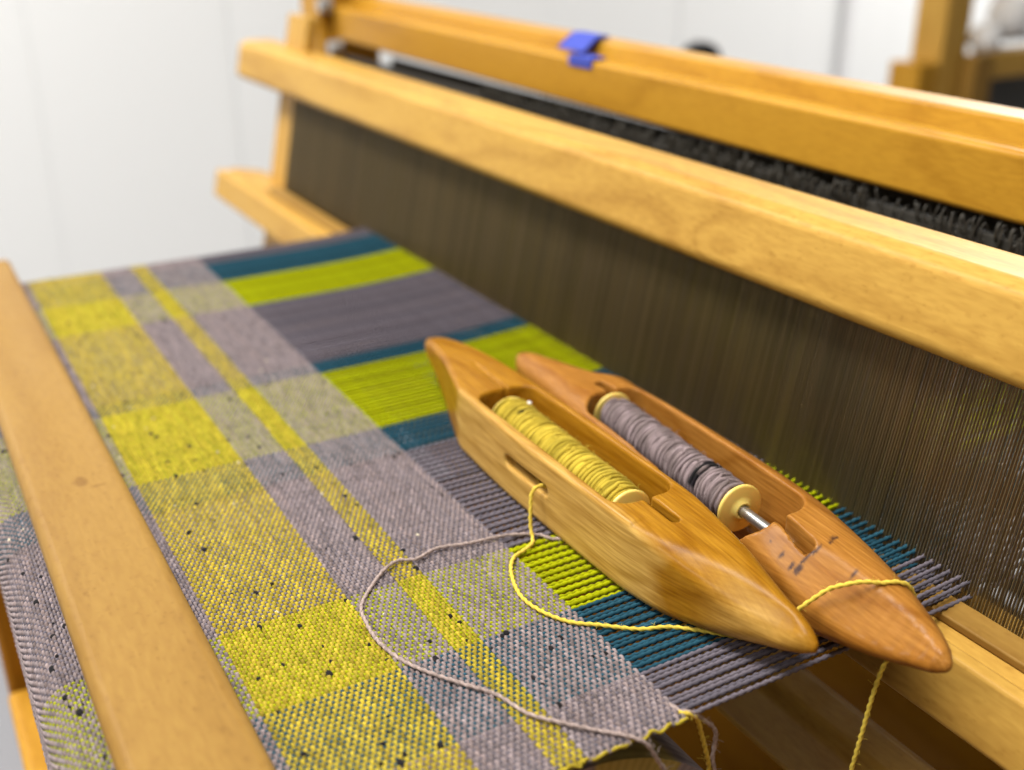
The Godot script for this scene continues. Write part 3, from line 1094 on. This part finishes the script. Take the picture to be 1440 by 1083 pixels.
func bobbin(kind: String, label: String, from: Vector3, to: Vector3, r: float, col: Color, turns: int) -> void:
	var t := thing("bobbin", label, "bobbin", P(from.x, from.y, from.z), "bobbins in the shuttles")
	var a := P(from.x, from.y, from.z)
	var e := P(to.x, to.y, to.z)
	var ax := (e - a).normalized()
	var up := (Vector3.UP - ax * ax.y).normalized()
	var sd := ax.cross(up)
	var fr := 0.0425 if kind == "grey" else 0.043
	# flanges: lathed discs with a raised hub
	for side in 2:
		var at := a if side == 0 else e
		var out := -ax if side == 0 else ax
		var b := Buf.new()
		var prof := [[0.0105, -0.012], [0.0105, 0.009], [0.0155, 0.009], [0.017, 0.004], [0.024, 0.002], [fr - 0.003, 0.0012], [fr, -0.0015], [fr, -0.0045], [fr - 0.003, -0.007], [0.012, -0.008]]
		var seg := 40
		for k in prof.size():
			var p: Array = prof[k]
			var pa: Array = prof[maxi(k - 1, 0)]
			var pb: Array = prof[mini(k + 1, prof.size() - 1)]
			var tx: float = pb[0] - pa[0]
			var ty: float = pb[1] - pa[1]
			for s in seg + 1:
				var g := TAU * s / seg
				var d := up * cos(g) + sd * sin(g)
				b.vert(at + (d * p[0] + out * p[1]) * S, (out * tx - d * ty).normalized(), Vector2.ZERO)
		for k in prof.size() - 1:
			for s in seg:
				var q := k * (seg + 1) + s
				b.quad(q, q + 1, q + seg + 2, q + seg + 1)
		part("flange", b.mesh(), M.bobbin_plastic, t)
	# the winding: a core and two runs of yarn that cross and bulge a little
	var w := Buf.new()
	var span := (e - a).length() / S
	var core := []
	for k in 9:
		core.append(a.lerp(e, lerpf(0.022, 0.978, k / 8.0)))
	yarn(w, smooth_path(core, 0.004), (r - 0.0075) * S, Color(col.r * 0.45, col.g * 0.42, col.b * 0.4), 28, 1.0, 0.0, 0.0)  # shade between the turns is put into the darker core colour
	for layer in 2:
		var path := PackedVector3Array()
		var cols := PackedColorArray()
		var per := 24
		var wraps := turns if layer == 0 else int(turns * 0.62)
		var yr := 0.0037
		var start := 0.038 if kind == "grey" else (0.022 if layer == 0 else 0.03)
		for k in wraps * per + 1:
			var f := float(k) / (wraps * per)
			var g := TAU * k / per
			var turn_noise := nz.get_noise_2d(floor(float(k) / per) * 5.7, layer * 31.0)
			var along := lerpf(start, 1.0 - start, f) + (0.008 if layer else 0.0014) * sin(g + turn_noise * 9.0) + (0.016 if layer else 0.003) * nz.get_noise_2d(f * wraps * 0.45, 3.0 + layer * 17.0) * (1 - absf(2 * f - 1))
			var bulge := 0.0024 * nz.get_noise_1d(f * 9.0) + (0.0026 if kind == "yellow" else 0.0012) * smoothstep(0.75, 1.0, f) - 0.004 * smoothstep(0.06, 0.0, f)
			var rad := r - 0.0042 + bulge + layer * 0.0030 + 0.0008 * nz.get_noise_2d(f * wraps * 0.9, 8.0 + layer)
			path.append(a.lerp(e, along) + (up * cos(g) + sd * sin(g)) * rad * S)
			var c := col
			var v := 1.0 + 0.35 * nz.get_noise_2d(f * 130.0, layer * 9.0) + 0.5 * turn_noise
			if kind == "grey":
				if f > 0.175 and f < 0.235 and absf(wrapf(g, -PI, PI) + 0.3) < 1.1:
					c = Color(0.014, 0.013, 0.014) if nz.get_noise_2d(f * 220.0, 4.0) > -0.25 else c
				v += 0.18 * sin(g * 3.1 + f * 200.0)
			elif f > 0.86 and f < 0.872 and absf(wrapf(g, -PI, PI)) < 0.3:
				c = Color(0.03, 0.025, 0.01)
			cols.append(Color(c.r * v, c.g * v, c.b * v * (0.9 + 0.1 * v)))
		yarn(w, path, yr * S, col, 7, 0.0026, 0.20, 0.10, cols)
	# loose fibres
	for k in 90:
		var g := rng.randf_range(-1.9, 1.9)
		var f := rng.randf_range(0.05, 0.95)
		var d := up * cos(g) + sd * sin(g)
		var p0 := a.lerp(e, f) + d * (r - 0.001) * S
		var p1 := p0 + (d * rng.randf_range(0.004, 0.010) + ax * rng.randf_range(-0.012, 0.012)) * S
		var p2 := p1 + (d * rng.randf_range(-0.006, 0.004) + ax * rng.randf_range(-0.014, 0.014)) * S
		yarn(w, smooth_path([p0, p1, p2], 0.0008), 0.00035 * S, col, 3, 1.0, 0.0)
	part("wound_yarn", w.mesh(), M.yarn, t)
	if kind == "yellow":
		var fl := SphereMesh.new()
		fl.radius = 0.005 * S; fl.height = 0.012 * S
		var o := part("lint", fl, M.white_wool, t, true)
		o.position = a.lerp(e, 0.93) - t.position + (up * 0.75 + sd * 0.68).normalized() * (r + 0.003) * S


# ------------------------------------------------------------------ the two loose yarns
func fuzz(b: Buf, path: PackedVector3Array, n: int, r: float, col: Color) -> void:
	for k in n:
		var p := path[rng.randi_range(2, path.size() - 3)]
		var d := Vector3(rng.randf_range(-1, 1), rng.randf_range(-0.1, 1), rng.randf_range(-1, 1)).normalized()
		var q := Vector3(rng.randf_range(-1, 1), rng.randf_range(-0.3, 0.6), rng.randf_range(-1, 1))
		yarn(b, smooth_path([p, p + d * r * 1.5 + q * r * 0.8, p + d * r * 1.7 + q * r * 3.0], 0.0005), 0.00022 * S, col, 3, 1.0, 0.0)


func loose_yarns() -> void:
	var yel := Color(0.66, 0.49, 0.07)
	var pts := [Vector3(1.44, 0.080, 0.93), Vector3(1.432, 0.080, 0.885), Vector3(1.432, 0.087, 0.866), Vector3(1.430, 0.080, 0.850), Vector3(1.422, 0.055, 0.842), Vector3(1.412, 0.025, 0.836), Vector3(1.398, 0.0095, 0.832), Vector3(1.384, 0.0095, 0.821)]
	for p in [[1.374, 0.798], [1.366, 0.778], [1.341, 0.757], [1.303, 0.740], [1.262, 0.730], [1.228, 0.732], [1.194, 0.743], [1.163, 0.762], [1.139, 0.791], [1.098, 0.840], [1.081, 0.880], [1.048, 0.918]]:
		pts.append(Vector3(p[0], 0.0085, p[1]))
	# under the maple shuttle's nose, then over the cherry one's
	pts.append(Vector3(1.010, 0.0085, 0.955))
	pts.append(Vector3(0.970, 0.020, 0.998))
	pts.append(Vector3(0.952, 0.060, 1.001))
	for p in [[0.946, 0.078, 1.006], [0.938, 0.094, 1.023], [0.928, 0.110, 1.041], [0.912, 0.122, 1.056], [0.900, 0.126, 1.077], [0.888, 0.123, 1.100], [0.878, 0.108, 1.119], [0.870, 0.085, 1.138]]:
		pts.append(Vector3(p[0], maxf(s2.top(p[0], p[2]) + 0.0045, p[1]), p[2]))
	for p in [[0.866, 0.070, 1.157], [0.862, 0.045, 1.155], [0.862, 0.022, 1.130], [0.860, 0.008, 1.100], [0.860, -0.042, 1.083], [0.862, -0.110, 1.074], [0.866, -0.30, 1.045], [0.875, -0.55, 1.0], [0.90, -0.66, 0.93], [0.925, -0.55, 0.88], [0.93, -0.30, 0.86], [0.922, -0.119, 0.839], [0.920, -0.079, 0.828], [0.920, -0.043, 0.817], [0.918, -0.014, 0.806], [0.917, 0.002, 0.79], [0.925, 0.004, 0.779]]:
		pts.append(Vector3(p[0], p[1], p[2]))
	var m := []
	for p in pts:
		m.append(P(p.x, p.y, p.z))
	var t := thing("yellow_yarn", "loose yellow yarn looping from the maple shuttle over the cherry shuttle's nose", "yarn", m[6])
	var b := Buf.new()
	var path := smooth_path(m, 0.0007)
	yarn(b, path, 0.0031 * S, yel, 10, 0.0032, 0.24, 0.10)
	fuzz(b, path, 240, 0.0032 * S, yel)
	part("strand", b.mesh(), M.yarn, t)
	var gy := Color(0.34, 0.265, 0.24)
	m = []
	m.append(P(1.33, 0.0095, 0.955))
	for p in [[1.385, 0.865], [1.403, 0.853], [1.414, 0.839], [1.431, 0.796], [1.439, 0.731], [1.451, 0.675], [1.439, 0.631], [1.449, 0.604], [1.434, 0.571], [1.396, 0.528], [1.364, 0.503], [1.324, 0.493], [1.268, 0.489], [1.220, 0.500], [1.170, 0.519], [1.109, 0.558], [1.078, 0.583], [1.019, 0.600], [0.977, 0.630], [0.945, 0.662]]:
		m.append(P(p[0], 0.0085 + 0.0025 * sin(p[0] * 40.0), p[1]))
	for p in [[0.918, 0.008, 0.690], [0.903, 0.0, 0.708], [0.898, -0.03, 0.725], [0.897, -0.10, 0.76], [0.898, -0.20, 0.80], [0.90, -0.24, 0.825], [0.908, -0.20, 0.842], [0.916, -0.14, 0.848], [0.920, -0.097, 0.842], [0.921, -0.075, 0.845], [0.920, -0.050, 0.842], [0.920, -0.022, 0.819], [0.919, 0.0015, 0.796], [0.926, 0.004, 0.783], [0.945, 0.003, 0.780]]:
		m.append(P(p[0], p[1], p[2]))
	var t2 := thing("grey_yarn", "loose pinkish grey yarn curving across the cloth to its edge", "yarn", m[8])
	var b2 := Buf.new()
	var path2 := smooth_path(m, 0.0007)
	yarn(b2, path2, 0.0028 * S, gy, 10, 0.0036, 0.22, 0.26)
	fuzz(b2, path2, 340, 0.0034 * S, gy)
	part("strand", b2.mesh(), M.yarn, t2)


# ------------------------------------------------------------------ what stands behind
func background_things() -> void:
	# two strips of tape on the castle beam's top edge
	for q in [[2.70, 2.82, 1.792, 1.80, 0.585, 0.612, "blue masking tape folded over the front edge of the castle beam"], [2.79, 2.93, 1.80, 1.872, 0.602, 0.640, "blue masking tape lump on top of the castle beam"]]:
		var o: MeshInstance3D
		if q[2] < 1.8:
			o = part("masking_tape", sweep([Vector2(1.796, 0.575), Vector2(1.796, 0.604), Vector2(1.85, 0.604), Vector2(1.85, 0.601), Vector2(1.799, 0.601), Vector2(1.799, 0.575)], 0.002, q[0], q[1], Vector3(0, 0, S), Vector3(0, S, 0), Vector3(S, 0, 0), Vector3(0, H, 0), 0.001), M.blue_tape, self, true)
		else:
			o = part("masking_tape", sweep([Vector2(1.82, 0.604), Vector2(1.855, 0.628), Vector2(1.88, 0.655), Vector2(1.92, 0.653), Vector2(1.92, 0.644), Vector2(1.87, 0.642)], 0.006, q[0], q[1], Vector3(0, 0, S), Vector3(0, S, 0), Vector3(S, 0, 0), Vector3(0, H, 0), 0.004), M.blue_tape, self, true)
		o.name = numbered("masking_tape")
		o.set_meta("label", q[6])
		o.set_meta("category", "tape")
		o.set_meta("group", "blue tape on the castle beam")
	# a second loom further back
	var t := thing("floor_loom", "second wooden loom standing far back against the white wall", "loom", P(6.2, -3.33, 7.6))
	part("upright", post_y(6.0, 6.3, 7.21, 7.50, -3.33, 1.6, 0.02), M.rail_wood, t)
	part("bracket", post_y(6.0, 6.3, 6.99, 7.205, -0.75, -0.12, 0.02), M.castle_wood, t)
	part("upright", post_y(5.86, 5.985, 7.44, 7.66, -3.33, -0.07, 0.02), M.plank_wood, t)
	part("beam", sweep(rect(7.665, 10.5, -0.27, -0.06), 0.03, 5.9, 6.1, Vector3(0, 0, S), Vector3(0, S, 0), Vector3(S, 0, 0), Vector3(0, H, 0)), M.rail_wood, t)
	part("heddle_panel", sweep(rect(7.80, 10.4, -1.5, -0.29), 0.02, 6.1, 6.2, Vector3(0, 0, S), Vector3(0, S, 0), Vector3(S, 0, 0), Vector3(0, H, 0)), M.dark_mesh, t)
	part("beam", sweep(rect(7.51, 10.5, 0.36, 0.60), 0.03, 6.05, 6.25, Vector3(0, 0, S), Vector3(0, S, 0), Vector3(S, 0, 0), Vector3(0, H, 0)), M.castle_wood, t)
	part("shelf", sweep(rect(7.51, 10.5, -0.02, 0.03), 0.008, 6.11, 6.5, Vector3(0, 0, S), Vector3(0, S, 0), Vector3(S, 0, 0), Vector3(0, H, 0)), M.black_plastic, t)
	for q in [[7.72, 0.03, 0.115, "round white yarn ball low on the far loom, nearest its post"], [7.98, 0.20, 0.17, "larger white yarn ball upper right on the far loom"]]:
		var b := Buf.new()
		var path := PackedVector3Array()
		for k in 900:
			var a := k * 0.37
			var lat := sin(k * 0.0213) * 1.35
			path.append(P(6.02, q[1], q[0]) + Vector3(cos(a) * cos(lat), sin(lat), sin(a) * cos(lat)) * q[2] * S)
		yarn(b, path, 0.012 * S, Color(0.86, 0.85, 0.83), 5, 0.01, 0.1, 0.05)
		var sp := SphereMesh.new()
		sp.radius = q[2] * S; sp.height = q[2] * 2 * S
		var y := thing("yarn_ball", q[3], "yarn", P(6.02, q[1] - q[2], q[0]), "white yarn balls on the far loom")
		part("winding", b.mesh(), M.yarn, y)
		part("core", sp, M.white_wool, y, true).position = Vector3(0, q[2] * S, 0)
	# a dark chair behind
	var c := thing("chair", "black chair whose rounded back shows over the castle beam", "chair", P(6.2, -3.33, 5.0))
	var back := []
	for k in 15:
		var a := PI * k / 14.0
		back.append(Vector2(4.90 + 0.16 * cos(a), 0.02 + 0.15 * sin(a)))
	back.append(Vector2(4.62, -1.2))
	back.append(Vector2(5.36, -1.2))
	back.append(Vector2(5.30, -0.02))
	part("backrest", sweep(back, 0.02, 6.0, 6.1, Vector3(0, 0, S), Vector3(0, S, 0), Vector3(S, 0, 0), Vector3(0, H, 0)), M.black_plastic, c)
	part("seat", post_y(6.0, 7.5, 4.4, 5.5, -1.55, -1.4, 0.1), M.black_plastic, c)
	for x in [6.05, 7.35]:
		for z in [4.45, 5.35]:
			part("leg", post_y(x, x + 0.1, z, z + 0.1, -3.33, -1.56, 0.02), M.black_plastic, c)
